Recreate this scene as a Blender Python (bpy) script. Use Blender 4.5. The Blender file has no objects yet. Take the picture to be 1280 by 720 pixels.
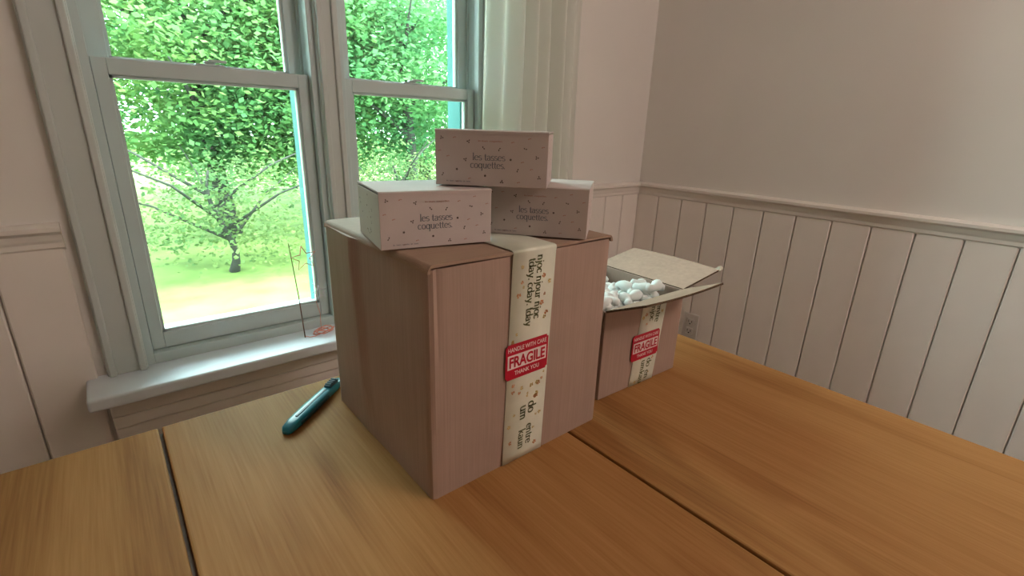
import bpy, bmesh, math, random
from mathutils import Vector, Matrix, noise
random.seed(7)
R = math.radians
scene = bpy.context.scene
COL = scene.collection

# ------------------------------------------------------------------ camera
TZ = 0.75                       # height of the table top above the floor
CAM_H = TZ + 0.447
pitch, roll, yaw, FPX = 0.31745, -0.031705, 0.702185, 608.08
fwd = Vector((math.sin(yaw)*math.cos(pitch), math.cos(yaw)*math.cos(pitch), -math.sin(pitch)))
rgt0 = Vector((math.cos(yaw), -math.sin(yaw), 0))
dwn0 = fwd.cross(rgt0)
rgt = rgt0*math.cos(roll) + dwn0*math.sin(roll)
dwn = -rgt0*math.sin(roll) + dwn0*math.cos(roll)
cam = bpy.data.cameras.new('camera')
cam.sensor_width = 36; cam.lens = FPX/1280*36; cam.clip_start = 0.02; cam.clip_end = 200
camo = bpy.data.objects.new('camera', cam); COL.objects.link(camo)
mx = Matrix((rgt, -dwn, -fwd)).transposed().to_4x4(); mx.translation = (0, 0, CAM_H)
camo.matrix_world = mx
scene.camera = camo

# ------------------------------------------------------------------ light
DY1 = -2.3
YW, XR, XL, YR, ZC = 1.367, 1.90, -1.7, -2.4, 2.45       # room shell
WORLD = 21.0; SUN = 8.0; FILL = 36.0
world = bpy.data.worlds.new('sky'); scene.world = world; world.use_nodes = True
bg = world.node_tree.nodes['Background']
bg.inputs[0].default_value = (0.76, 0.94, 0.96, 1); bg.inputs[1].default_value = WORLD
sun = bpy.data.lights.new('sun', 'SUN'); sun.energy = SUN; sun.angle = R(1.0); sun.color = (1, 0.93, 0.78)
suno = bpy.data.objects.new('sun', sun); COL.objects.link(suno)
suno.rotation_euler = Vector((-0.42, 0.45, -0.80)).to_track_quat('-Z', 'Y').to_euler()

def area(name, loc, aim, sx, sy, power=0, color=(1, 1, 1), portal=False):
    l = bpy.data.lights.new(name, 'AREA'); l.shape = 'RECTANGLE'; l.size = sx; l.size_y = sy
    l.energy = power; l.color = color
    if portal: l.cycles.is_portal = True
    o = bpy.data.objects.new(name, l); COL.objects.link(o); o.location = loc
    o.rotation_euler = Vector(aim).to_track_quat('-Z', 'Y').to_euler()
    return o
scene.view_settings.view_transform = 'Standard'; scene.view_settings.look = 'None'
scene.view_settings.exposure = 0.0; scene.view_settings.gamma = 1.0
scene.view_settings.use_curve_mapping = False

# ------------------------------------------------------------------ helpers
def tag(o, label=None, cat=None, group=None, kind=None):
    if label: o['label'] = label
    if cat: o['category'] = cat
    if group: o['group'] = group
    if kind: o['kind'] = kind
    return o
def empty(name, loc=(0, 0, 0), rz=0, **k):
    o = bpy.data.objects.new(name, None); COL.objects.link(o)
    o.location = loc; o.rotation_euler = (0, 0, rz); o.empty_display_size = 0.05
    return tag(o, **k)
def mesh_obj(name, me, mat, parent=None, **k):
    o = bpy.data.objects.new(name, me); COL.objects.link(o)
    if mat is not None and not me.materials: me.materials.append(mat)
    if parent: o.parent = parent
    return tag(o, **k)
def from_bm(name, bm, mat, parent=None, smooth=False, **k):
    me = bpy.data.meshes.new(name)
    bmesh.ops.recalc_face_normals(bm, faces=bm.faces)
    bm.to_mesh(me); bm.free()
    if smooth:
        for p in me.polygons: p.use_smooth = True
    return mesh_obj(name, me, mat, parent, **k)
def from_py(name, v, f, mat, parent=None, smooth=False, **k):
    me = bpy.data.meshes.new(name); me.from_pydata([tuple(p) for p in v], [], f); me.update()
    if smooth:
        for p in me.polygons: p.use_smooth = True
    return mesh_obj(name, me, mat, parent, **k)
def add_box(bm, x0, x1, y0, y1, z0, z1, bevel=0.0, seg=1, xf=None):
    r = bmesh.ops.create_cube(bm, size=1)
    vs = r['verts']
    for v in vs:
        v.co = Vector((x0+(v.co.x+.5)*(x1-x0), y0+(v.co.y+.5)*(y1-y0), z0+(v.co.z+.5)*(z1-z0)))
    if bevel > 0:
        es = list({e for v in vs for e in v.link_edges})
        rr = bmesh.ops.bevel(bm, geom=es, offset=bevel, segments=seg, affect='EDGES', profile=0.5)
        vs = list({v for f in rr['faces'] for v in f.verts} | {v for v in vs if v.is_valid})
    if xf is not None:
        for v in vs: v.co = xf @ v.co
    return vs
def boxes(name, lst, mat, parent=None, bevel=0.0, seg=1, **k):
    bm = bmesh.new()
    for b in lst: add_box(bm, *b, bevel=bevel, seg=seg)
    return from_bm(name, bm, mat, parent, **k)
def tube_pts(pts, radii, n=8, caps=True):
    pts = [Vector(p) for p in pts]
    if not hasattr(radii, '__len__'): radii = [radii]*len(pts)
    v, f = [], []
    up = Vector((0, 0, 1))
    for i, p in enumerate(pts):
        t = (pts[min(i+1, len(pts)-1)]-pts[max(i-1, 0)]).normalized()
        a = t.cross(up)
        if a.length < 1e-3: a = t.cross(Vector((1, 0, 0)))
        a.normalize(); b = t.cross(a).normalized()
        up = a.cross(t)
        for j in range(n):
            an = 2*math.pi*j/n
            v.append(p+(a*math.cos(an)+b*math.sin(an))*radii[i])
    for i in range(len(pts)-1):
        for j in range(n):
            f.append((i*n+j, i*n+(j+1) % n, (i+1)*n+(j+1) % n, (i+1)*n+j))
    if caps:
        f.append(tuple(range(n-1, -1, -1))); m = (len(pts)-1)*n
        f.append(tuple(range(m, m+n)))
    return v, f

# ------------------------------------------------------------------ materials
def mat_new(name):
    m = bpy.data.materials.new(name); m.use_nodes = True
    nt = m.node_tree; b = nt.nodes['Principled BSDF']
    return m, nt, b
def N(nt, t, **kw):
    n = nt.nodes.new(t)
    for k, val in kw.items(): setattr(n, k, val)
    return n
def plain(name, col, rough=0.6, spec=0.4, var=0.06, scale=30, bump=0.0, bscale=200, metal=0.0):
    m, nt, b = mat_new(name)
    tc = N(nt, 'ShaderNodeTexCoord'); nz = N(nt, 'ShaderNodeTexNoise'); nz.inputs['Scale'].default_value = scale
    nz.inputs['Detail'].default_value = 4
    nt.links.new(tc.outputs['Object'], nz.inputs['Vector'])
    rp = N(nt, 'ShaderNodeValToRGB')
    c0 = [max(0, c*(1-var)) for c in col]; c1 = [min(1, c*(1+var)) for c in col]
    rp.color_ramp.elements[0].color = (*c0, 1); rp.color_ramp.elements[1].color = (*c1, 1)
    rp.color_ramp.elements[0].position = .3; rp.color_ramp.elements[1].position = .7
    nt.links.new(nz.outputs[0], rp.inputs[0]); nt.links.new(rp.outputs[0], b.inputs['Base Color'])
    b.inputs['Roughness'].default_value = rough; b.inputs['Specular IOR Level'].default_value = spec
    b.inputs['Metallic'].default_value = metal
    if bump > 0:
        n2 = N(nt, 'ShaderNodeTexNoise'); n2.inputs['Scale'].default_value = bscale
        nt.links.new(tc.outputs['Object'], n2.inputs['Vector'])
        bp = N(nt, 'ShaderNodeBump'); bp.inputs['Strength'].default_value = bump; bp.inputs['Distance'].default_value = .002
        nt.links.new(n2.outputs[0], bp.inputs['Height']); nt.links.new(bp.outputs[0], b.inputs['Normal'])
    return m
def cardboard(name, col, streak=(420, 420, 6), amp=0.10):
    m, nt, b = mat_new(name)
    tc = N(nt, 'ShaderNodeTexCoord'); mp = N(nt, 'ShaderNodeMapping'); mp.inputs['Scale'].default_value = streak
    nz = N(nt, 'ShaderNodeTexNoise'); nz.inputs['Scale'].default_value = 1.0; nz.inputs['Detail'].default_value = 5
    n2 = N(nt, 'ShaderNodeTexNoise'); n2.inputs['Scale'].default_value = 14; n2.inputs['Detail'].default_value = 6
    nt.links.new(tc.outputs['Object'], mp.inputs[0]); nt.links.new(mp.outputs[0], nz.inputs['Vector'])
    nt.links.new(tc.outputs['Object'], n2.inputs['Vector'])
    mixf = N(nt, 'ShaderNodeMath', operation='MULTIPLY_ADD'); mixf.inputs[1].default_value = .6
    ml = N(nt, 'ShaderNodeMath', operation='MULTIPLY'); ml.inputs[1].default_value = .4
    nt.links.new(n2.outputs[0], ml.inputs[0])
    nt.links.new(nz.outputs[0], mixf.inputs[0]); nt.links.new(ml.outputs[0], mixf.inputs[2])
    rp = N(nt, 'ShaderNodeValToRGB')
    rp.color_ramp.elements[0].color = (*[c*(1-amp) for c in col], 1); rp.color_ramp.elements[1].color = (*[c*(1+amp) for c in col], 1)
    rp.color_ramp.elements[0].position = .33; rp.color_ramp.elements[1].position = .67
    nt.links.new(mixf.outputs[0], rp.inputs[0]); nt.links.new(rp.outputs[0], b.inputs['Base Color'])
    b.inputs['Roughness'].default_value = .72; b.inputs['Specular IOR Level'].default_value = .25
    bp = N(nt, 'ShaderNodeBump'); bp.inputs['Strength'].default_value = .25; bp.inputs['Distance'].default_value = .0012
    nt.links.new(nz.outputs[0], bp.inputs['Height']); nt.links.new(bp.outputs[0], b.inputs['Normal'])
    return m
def wood(name, c_dark, c_mid, c_light, rough=.38, sc=1.0, seed=0.0, axis='Y'):
    m, nt, b = mat_new(name)
    tc = N(nt, 'ShaderNodeTexCoord'); mp = N(nt, 'ShaderNodeMapping')
    mp.inputs['Location'].default_value = (seed, seed*1.7, seed*.3)
    if axis == 'Y': mp.inputs['Scale'].default_value = (9*sc, 1.1*sc, 9*sc)
    else: mp.inputs['Scale'].default_value = (1.1*sc, 9*sc, 9*sc)
    nt.links.new(tc.outputs['Object'], mp.inputs[0])
    big = N(nt, 'ShaderNodeTexNoise'); big.inputs['Scale'].default_value = .9; big.inputs['Detail'].default_value = 2; big.inputs['Distortion'].default_value = .6
    nt.links.new(mp.outputs[0], big.inputs['Vector'])
    ring = N(nt, 'ShaderNodeMath', operation='MULTIPLY'); ring.inputs[1].default_value = 14
    nt.links.new(big.outputs[0], ring.inputs[0])
    sn = N(nt, 'ShaderNodeMath', operation='SINE'); nt.links.new(ring.outputs[0], sn.inputs[0])
    mp2 = N(nt, 'ShaderNodeMapping'); s = (330, 9, 330) if axis == 'Y' else (9, 330, 330)
    mp2.inputs['Scale'].default_value = s; nt.links.new(tc.outputs['Object'], mp2.inputs[0])
    fine = N(nt, 'ShaderNodeTexNoise'); fine.inputs['Scale'].default_value = 1; fine.inputs['Detail'].default_value = 6
    nt.links.new(mp2.outputs[0], fine.inputs['Vector'])
    a = N(nt, 'ShaderNodeMath', operation='MULTIPLY_ADD'); a.inputs[1].default_value = .13; a.inputs[2].default_value = .12
    nt.links.new(sn.outputs[0], a.inputs[0])
    a2 = N(nt, 'ShaderNodeMath', operation='MULTIPLY_ADD'); a2.inputs[1].default_value = .5
    nt.links.new(fine.outputs[0], a2.inputs[0]); nt.links.new(a.outputs[0], a2.inputs[2])
    big2 = N(nt, 'ShaderNodeTexNoise'); big2.inputs['Scale'].default_value = .35
    nt.links.new(mp.outputs[0], big2.inputs['Vector'])
    a3 = N(nt, 'ShaderNodeMath', operation='MULTIPLY_ADD'); a3.inputs[1].default_value = .3
    nt.links.new(big2.outputs[0], a3.inputs[0]); nt.links.new(a2.outputs[0], a3.inputs[2])
    rp = N(nt, 'ShaderNodeValToRGB'); rp.color_ramp.elements[0].color = (*c_dark, 1); rp.color_ramp.elements[1].color = (*c_light, 1)
    rp.color_ramp.elements[0].position = .22; rp.color_ramp.elements[1].position = .86
    e = rp.color_ramp.elements.new(.52); e.color = (*c_mid, 1)
    nt.links.new(a3.outputs[0], rp.inputs[0]); nt.links.new(rp.outputs[0], b.inputs['Base Color'])
    b.inputs['Roughness'].default_value = rough; b.inputs['Specular IOR Level'].default_value = .05
    bp = N(nt, 'ShaderNodeBump'); bp.inputs['Strength'].default_value = .12; bp.inputs['Distance'].default_value = .001
    nt.links.new(fine.outputs[0], bp.inputs['Height']); nt.links.new(bp.outputs[0], b.inputs['Normal'])
    return m
def glass_mat(name):
    m = bpy.data.materials.new(name); m.use_nodes = True; nt = m.node_tree; nt.nodes.clear()
    o = N(nt, 'ShaderNodeOutputMaterial'); mix = N(nt, 'ShaderNodeMixShader')
    t = N(nt, 'ShaderNodeBsdfTransparent'); t.inputs[0].default_value = (.93, .99, .97, 1)
    g = N(nt, 'ShaderNodeBsdfGlossy'); g.inputs['Roughness'].default_value = .02
    fr = N(nt, 'ShaderNodeFresnel'); fr.inputs[0].default_value = 1.35
    nt.links.new(fr.outputs[0], mix.inputs[0]); nt.links.new(t.outputs[0], mix.inputs[1]); nt.links.new(g.outputs[0], mix.inputs[2])
    nt.links.new(mix.outputs[0], o.inputs[0]); return m
def translucent(name, c, ct, fac, var=0.0, scale=3.0, rough_spec=0.0):
    m = bpy.data.materials.new(name); m.use_nodes = True; nt = m.node_tree; nt.nodes.clear()
    o = N(nt, 'ShaderNodeOutputMaterial'); mix = N(nt, 'ShaderNodeMixShader'); mix.inputs[0].default_value = fac
    d = N(nt, 'ShaderNodeBsdfDiffuse'); t = N(nt, 'ShaderNodeBsdfTranslucent')
    d.inputs[0].default_value = (*c, 1); t.inputs[0].default_value = (*ct, 1)
    if var > 0:
        tc = N(nt, 'ShaderNodeTexCoord'); nz = N(nt, 'ShaderNodeTexNoise'); nz.inputs['Scale'].default_value = scale
        nt.links.new(tc.outputs['Object'], nz.inputs['Vector'])
        for sh, cc in ((d, c), (t, ct)):
            rp = N(nt, 'ShaderNodeValToRGB'); rp.color_ramp.elements[0].position = .3; rp.color_ramp.elements[1].position = .7
            rp.color_ramp.elements[0].color = (cc[0]*(1-var), cc[1]*(1-var*.7), cc[2]*(1-var*.5), 1)
            rp.color_ramp.elements[1].color = (min(1, cc[0]*(1+var*1.3)), min(1, cc[1]*(1+var*.6)), cc[2]*(1+var*.3), 1)
            nt.links.new(nz.outputs[0], rp.inputs[0]); nt.links.new(rp.outputs[0], sh.inputs[0])
    nt.links.new(d.outputs[0], mix.inputs[1]); nt.links.new(t.outputs[0], mix.inputs[2]); nt.links.new(mix.outputs[0], o.inputs[0])
    return m

M = {}
M['wall'] = plain('wall_paint', (.80, .765, .72), .85, .2, .02, 3, .04, 300)
M['board'] = plain('board_paint', (.88, .82, .76), .6, .3, .03, 6, .03, 200)
M['trim'] = plain('trim_paint', (.82, .77, .71), .5, .35, .02, 5)
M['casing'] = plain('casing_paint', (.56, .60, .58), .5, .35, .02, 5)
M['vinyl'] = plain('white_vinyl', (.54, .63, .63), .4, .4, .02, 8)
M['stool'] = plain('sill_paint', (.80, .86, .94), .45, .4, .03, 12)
M['ceiling'] = plain('ceiling_paint', (.78, .75, .71), .9, .2, .02, 3)
M['glass'] = glass_mat('window_glass')
M['metal'] = plain('brushed_metal', (.62, .64, .66), .35, .5, .04, 60, metal=.8)
M['kraft'] = cardboard('kraft_cardboard', (.37, .26, .208))
M['kraft_flap'] = cardboard('kraft_cardboard_flap', (.36, .245, .18), (6, 420, 420), .09)
M['kraft_in'] = cardboard('kraft_inner', (.47, .345, .27), (120, 120, 4), .1)
M['kraft_edge'] = plain('corrugated_edge', (.10, .065, .04), .9, .1, .4, 300)
M['paper_tape'] = plain('cream_paper_tape', (.72, .73, .60), .5, .4, .05, 40, .05, 90)
M['tape_ink'] = plain('olive_ink', (.13, .14, .06), .7, .2, .1, 200)
M['tape_flower'] = plain('orange_ink', (.62, .30, .14), .7, .2, .15, 200)
M['tape_flower_y'] = plain('yellow_ink', (.60, .46, .18), .7, .2, .15, 200)
M['red'] = plain('red_sticker', (.47, .006, .03), .4, .4, .05, 80)
M['sticker_white'] = plain('sticker_white', (.80, .70, .67), .5, .3, .03, 80)
M['carton'] = plain('white_carton', (.52, .45, .42), .7, .15, .025, 25, .03, 400)
M['carton_ink'] = plain('carton_slate_ink', (.17, .18, .20), .7, .2, .1, 200)
M['carton_dark'] = plain('carton_leaf_ink', (.11, .085, .07), .7, .2, .2, 200)
M['carton_rose'] = plain('carton_rose_ink', (.40, .22, .17), .7, .2, .1, 200)
M['foam'] = plain('foam_white', (.80, .84, .82), .7, .3, .03, 60, .1, 250)
M['teal'] = plain('teal_plastic', (.005, .17, .23), .28, .5, .08, 60)
M['teal_dark'] = plain('dark_teal_plastic', (.0, .045, .075), .4, .5, .08, 60)
M['steel'] = plain('blade_steel', (.6, .62, .64), .25, .5, .03, 60, metal=1)
M['copper'] = plain('copper_wire', (.80, .34, .26), .45, .5, .08, 100, metal=.2)
M['wire_pale'] = plain('pale_wire', (.62, .62, .70), .4, .5, .05, 100, metal=.3)
M['stem'] = plain('brown_stem', (.13, .07, .045), .7, .3, .2, 100)
M['socket'] = plain('socket_plastic', (.64, .60, .56), .4, .4, .02, 30)
M['slot'] = plain('socket_slot', (.03, .028, .026), .7, .2, .1, 30)
M['table'] = [wood('oak_table_%s' % 'abcd'[i], (.19, .080, .026), (.32, .152, .052), (.43, .225, .084), .52, 1.0, 1.3+i*3.1) for i in range(4)]
M['floor_wood'] = wood('floor_oak', (.16, .08, .035), (.25, .13, .06), (.33, .18, .09), .45, .8, 9.0)
M['curtain'] = translucent('sheer_curtain', (.92, .93, .89), (.92, .95, .91), .65)
M['leaf'] = [translucent('maple_leaf_green', (.075, .20, .08), (.155, .37, .15), .5, .35, .9),
             translucent('maple_leaf_fresh', (.10, .225, .08), (.22, .40, .14), .5, .35, .9),
             translucent('shrub_leaf_green', (.09, .15, .06), (.18, .26, .10), .5, .4, 1.2)]
M['bark'] = plain('grey_bark', (.032, .034, .028), .9, .2, .3, 12, .6, 20)
M['lawn'] = plain('lawn_green', (.12, .18, .05), .9, .1, .3, 2)
M['outer'] = plain('sky_tinted_exterior', (.045, .125, .125), .7, .1, .05, 8)  # cyan skylight on the white outer reveal, put into its colour
M['siding'] = plain('exterior_siding', (.62, .63, .62), .7, .3, .04, 3)

# ------------------------------------------------------------------ room shell
# window openings in the far wall (X from / to), frame inside them
WZ0, WZ1 = TZ-0.125, TZ+1.235
W1 = (0.530, 1.008); W2 = (0.006, 0.484)
T = 0.14
boxes('wall_far', [(XL-.2, W2[0], YW, YW+T, 0, ZC), (W1[1], XR+.2, YW, YW+T, 0, ZC),
                   (W2[0], W1[1], YW, YW+T, 0, WZ0), (W2[0], W1[1], YW, YW+T, WZ1, ZC),
                   (W2[1], W1[0], YW, YW+T, WZ0, WZ1)], M['wall'], kind='structure')
wall_far = bpy.data.objects['wall_far']
wall_right = boxes('wall_right', [(XR, XR+T, YR, YW, 0, ZC)], M['wall'], kind='structure')
boxes('wall_left', [(XL-T, XL, YR, YW, 0, ZC)], M['wall'], kind='structure')
boxes('wall_rear', [(XL-T, XR+T, YR-T, YR, 0, ZC)], M['wall'], kind='structure')
boxes('ceiling', [(XL-.5, XR+.5, YR-.5, YW+.22, ZC, ZC+.1)], M['ceiling'], kind='structure')
floor = boxes('floor', [(XL-T, XR+T, YR-T, YW+T, -.1, -.012)], M['floor_wood'], kind='structure')
bw = .14; n = int((XR-XL)/bw)+1
bmb = bmesh.new(); add_box(bmb, 0, bw-.003, YR, YW, -.012, 0, bevel=.0012)
me = bpy.data.meshes.new('floor_board'); bmb.to_mesh(me); bmb.free(); me.materials.append(M['floor_wood'])
for i in range(n):
    x = XR-(i+1)*bw
    if x < XL-.05: break
    o = mesh_obj('floor_board', me, None, floor); o.location = (x, 0, 0)

# wainscot boards: each one a part of its wall
RAIL = TZ+.216
PW = .1145
def board_mesh(w, h):
    bm = bmesh.new(); add_box(bm, 0, w-.0035, 0, .012, 0, h)
    bmesh.ops.bevel(bm, geom=[e for e in bm.edges if abs(e.verts[0].co.z-e.verts[1].co.z) > .1 and e.verts[0].co.y < .006], offset=.003, segments=1, affect='EDGES')
    bmesh.ops.recalc_face_normals(bm, faces=bm.faces)
    me = bpy.data.meshes.new('wainscot_board'); bm.to_mesh(me); bm.free(); me.materials.append(M['board']); return me
bh = RAIL-.02
full = board_mesh(PW, bh)
y = YW-.004
i = 0
while y-PW > DY1+.12:                       # right wall, boards run down from the corner
    o = mesh_obj('wainscot_board', full, None, wall_right); o.rotation_euler = (0, 0, R(-90)); o.location = (XR-.012, y, 0)
    y -= PW
x = XR-.012-PW
while x > W1[1]+.075:
    o = mesh_obj('wainscot_board', full, None, wall_far); o.location = (x, YW-.012, 0); x -= PW
low = board_mesh(PW, WZ0-.16)
x = W1[1]+.07-PW
while x > W2[0]-.07:
    o = mesh_obj('wainscot_board', low, None, wall_far); o.location = (x, YW-.012, 0); x -= PW
x = W2[0]-.085-PW
while x > -1.2:
    o = mesh_obj('wainscot_board', full, None, wall_far); o.location = (x, YW-.012, 0); x -= PW
# chair rails (stepped moulding), baseboards
def rail_profile(name, p0, p1, inward, prof, mat):
    p0, p1, inw = Vector(p0), Vector(p1), Vector(inward)
    v = []; k = len(prof)
    for p in (p0, p1):
        for d, z in prof: v.append(p+inw*d+Vector((0, 0, z)))
    f = [(i, (i+1) % k, k+(i+1) % k, k+i) for i in range(k)] + [tuple(range(k-1, -1, -1)), tuple(range(k, 2*k))]
    o = from_py(name, v, f, mat, kind='structure'); return o
RP = [(0, 0), (.020, 0), (.031, -.006), (.031, -.015), (.022, -.022), (.019, -.034), (.016, -.040), (.016, -.050), (.010, -.056), (0, -.056)]
RP = [(d, z+.018) for d, z in RP]
rail_profile('trim_1', (XR, YW, RAIL), (XR, DY1+.1, RAIL), (-1, 0, 0), RP, M['trim'])
rail_profile('trim_2', (W1[1]+.075, YW, RAIL), (XR-.001, YW, RAIL), (0, -1, 0), RP, M['trim'])
rail_profile('trim_3', (XL, YW, RAIL), (W2[0]-.085, YW, RAIL), (0, -1, 0), RP, M['trim'])
BP = [(0, 0), (.026, 0), (.026, .10), (.018, .115), (.013, .13), (0, .13)]
rail_profile('baseboard_right', (XR, YW-.03, 0), (XR, DY1+.1, 0), (-1, 0, 0), BP, M['trim'])
rail_profile('baseboard_far', (XL, YW, 0), (XR-.001, YW, 0), (0, -1, 0), BP, M['trim'])

# ------------------------------------------------------------------ windows
MEET = TZ+.545
def sash(parent, x0, x1, z0, z1, yc, st, rb, rt, mat, name):
    d = .015
    o = boxes(name, [(x0, x0+st, yc-d, yc+d, z0, z1), (x1-st, x1, yc-d, yc+d, z0, z1),
                     (x0+st, x1-st, yc-d, yc+d, z0, z0+rb), (x0+st, x1-st, yc-d, yc+d, z1-rt, z1)], mat, parent, bevel=.0015)
    # glazing bead
    g = .006
    boxes('glazing_bead', [(x0+st-.001, x0+st+g, yc-.008, yc+.008, z0+rb, z1-rt), (x1-st-g, x1-st+.001, yc-.008, yc+.008, z0+rb, z1-rt),
                           (x0+st, x1-st, yc-.008, yc+.008, z0+rb-.001, z0+rb+g), (x0+st, x1-st, yc-.008, yc+.008, z1-rt-g, z1-rt+.001)], mat, o)
    boxes('pane', [(x0+st, x1-st, yc-.002, yc+.002, z0+rb, z1-rt)], M['glass'], o)
    return o
def window(name, W, label):
    root = empty(name, (0, 0, 0), label=label, kind='structure')
    x0, x1 = W
    # frame lining of the opening: sides, head, sloping sill, parting strips
    jf = .021
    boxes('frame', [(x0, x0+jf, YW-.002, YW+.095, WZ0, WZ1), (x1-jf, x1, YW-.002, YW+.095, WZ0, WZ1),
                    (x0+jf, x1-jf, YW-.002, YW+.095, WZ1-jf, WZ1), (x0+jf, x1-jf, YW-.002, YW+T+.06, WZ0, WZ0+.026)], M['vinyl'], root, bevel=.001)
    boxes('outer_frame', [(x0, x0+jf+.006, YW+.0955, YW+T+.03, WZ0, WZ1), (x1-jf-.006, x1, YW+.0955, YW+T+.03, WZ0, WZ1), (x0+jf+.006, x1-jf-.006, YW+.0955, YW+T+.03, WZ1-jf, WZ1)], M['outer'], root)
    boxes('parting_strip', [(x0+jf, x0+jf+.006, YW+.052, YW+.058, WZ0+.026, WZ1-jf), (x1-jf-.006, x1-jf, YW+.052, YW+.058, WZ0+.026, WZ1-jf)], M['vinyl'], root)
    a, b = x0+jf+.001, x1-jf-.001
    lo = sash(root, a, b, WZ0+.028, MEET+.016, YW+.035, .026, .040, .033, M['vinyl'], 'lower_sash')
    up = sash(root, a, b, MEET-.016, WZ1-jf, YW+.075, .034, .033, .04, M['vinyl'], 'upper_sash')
    # sash lock on the meeting rail
    bm = bmesh.new(); cx = (a+b)/2
    add_box(bm, cx-.03, cx+.03, YW+.024, YW+.046, MEET+.016, MEET+.021, bevel=.0015)
    add_box(bm, cx-.012, cx+.012, YW+.026, YW+.044, MEET+.021, MEET+.028, bevel=.003)
    add_box(bm, cx-.004, cx+.034, YW+.020, YW+.029, MEET+.025, MEET+.031, bevel=.002)
    from_bm('sash_lock', bm, M['vinyl'], lo)
    return root
window('window_1', W1, 'white double-hung window in the middle, maple leaves behind')
window('window_2', W2, 'white double-hung window at the left, beside the wire star')
# casings: sides, head, and the mullion cover between the two windows, with raised edge beads
def casing(name, x0, x1, bead):
    lst = [(x0, x1, YW-.018, YW, WZ0, WZ1+.07)]
    bm = bmesh.new()
    for b in lst: add_box(bm, *b, bevel=.002)
    for c in bead: add_box(bm, c-.007, c+.007, YW-.026, YW-.010, WZ0, WZ1+.07, bevel=.003, seg=2)
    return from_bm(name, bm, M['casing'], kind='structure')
casing('trim_4', W2[1]-.006, W1[0]+.006, (W2[1]+.004, W1[0]-.004))
casing('trim_5', W1[1]-.006, W1[1]+.07, (W1[1]+.004, W1[1]+.06))
casing('trim_6', W2[0]-.07, W2[0]+.006, (W2[0]-.06, W2[0]-.004))
boxes('trim_7', [(W2[0]-.09, W1[1]+.09, YW-.022, YW, WZ1-.005, WZ1+.08)], M['trim'], bevel=.003, kind='structure')
# stool (inner sill board) and stepped apron under it
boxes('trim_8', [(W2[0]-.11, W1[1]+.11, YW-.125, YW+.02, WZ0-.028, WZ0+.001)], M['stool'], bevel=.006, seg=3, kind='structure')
boxes('trim_9', [(W2[0]-.08, W1[1]+.08, YW-.060, YW, WZ0-.058, WZ0-.028), (W2[0]-.08, W1[1]+.08, YW-.048, YW, WZ0-.092, WZ0-.061),
                 (W2[0]-.08, W1[1]+.08, YW-.040, YW, WZ0-.126, WZ0-.095), (W2[0]-.08, W1[1]+.08, YW-.030, YW, WZ0-.165, WZ0-.129)], M['board'], bevel=.004, seg=2, kind='structure')
for W in (W1, W2):
    area('window_portal', ((W[0]+W[1])/2, YW+T+.05, (WZ0+WZ1)/2), (0, -1, 0), W[1]-W[0], WZ1-WZ0, portal=True)

# ------------------------------------------------------------------ dining table
TX1, TY1, TY0 = .985, .822, -.36
BWD = .4905
table = empty('dining_table', (0, .23, 0), label='wide oak dining table with a dark seam between its boards', cat='table')
for i in range(4):
    x1 = TX1-i*BWD; x0 = x1-BWD
    bm = bmesh.new()
    add_box(bm, x0+(.0022 if i < 3 else 0), x1-(.0022 if i else 0), TY0-.23, TY1-.23, TZ-.032, TZ, bevel=.0028, seg=2)
    from_bm('tabletop_board', bm, M['table'][i], table)
xa, xb = TX1-4*BWD, TX1
for i in (1, 2, 3):
    xs = TX1-i*BWD
    boxes('seam_spline', [(xs-.012, xs+.012, TY0-.23+.004, TY1-.23-.004, TZ-.026, TZ-.010)], M['stem'], table)
boxes('apron_frame', [(xa+.08, xb-.08, TY0-.23+.08, TY0-.23+.105, TZ-.13, TZ-.032), (xa+.08, xb-.08, TY1-.23-.105, TY1-.23-.08, TZ-.13, TZ-.032),
                (xa+.08, xa+.105, TY0-.23+.08, TY1-.23-.08, TZ-.13, TZ-.032), (xb-.105, xb-.08, TY0-.23+.08, TY1-.23-.08, TZ-.13, TZ-.032)], M['table'][1], table)
for sx in (xa+.06, xb-.13):
    for sy in (TY0-.23+.06, TY1-.23-.13):
        bm = bmesh.new(); vs = add_box(bm, sx, sx+.07, sy, sy+.07, 0, TZ-.032, bevel=.004)
        for v in bm.verts:
            if v.co.z < .1:
                v.co.x = sx+.035+(v.co.x-sx-.035)*.75; v.co.y = sy+.035+(v.co.y-sy-.035)*.75
        from_bm('leg', bm, M['table'][2], table)

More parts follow.
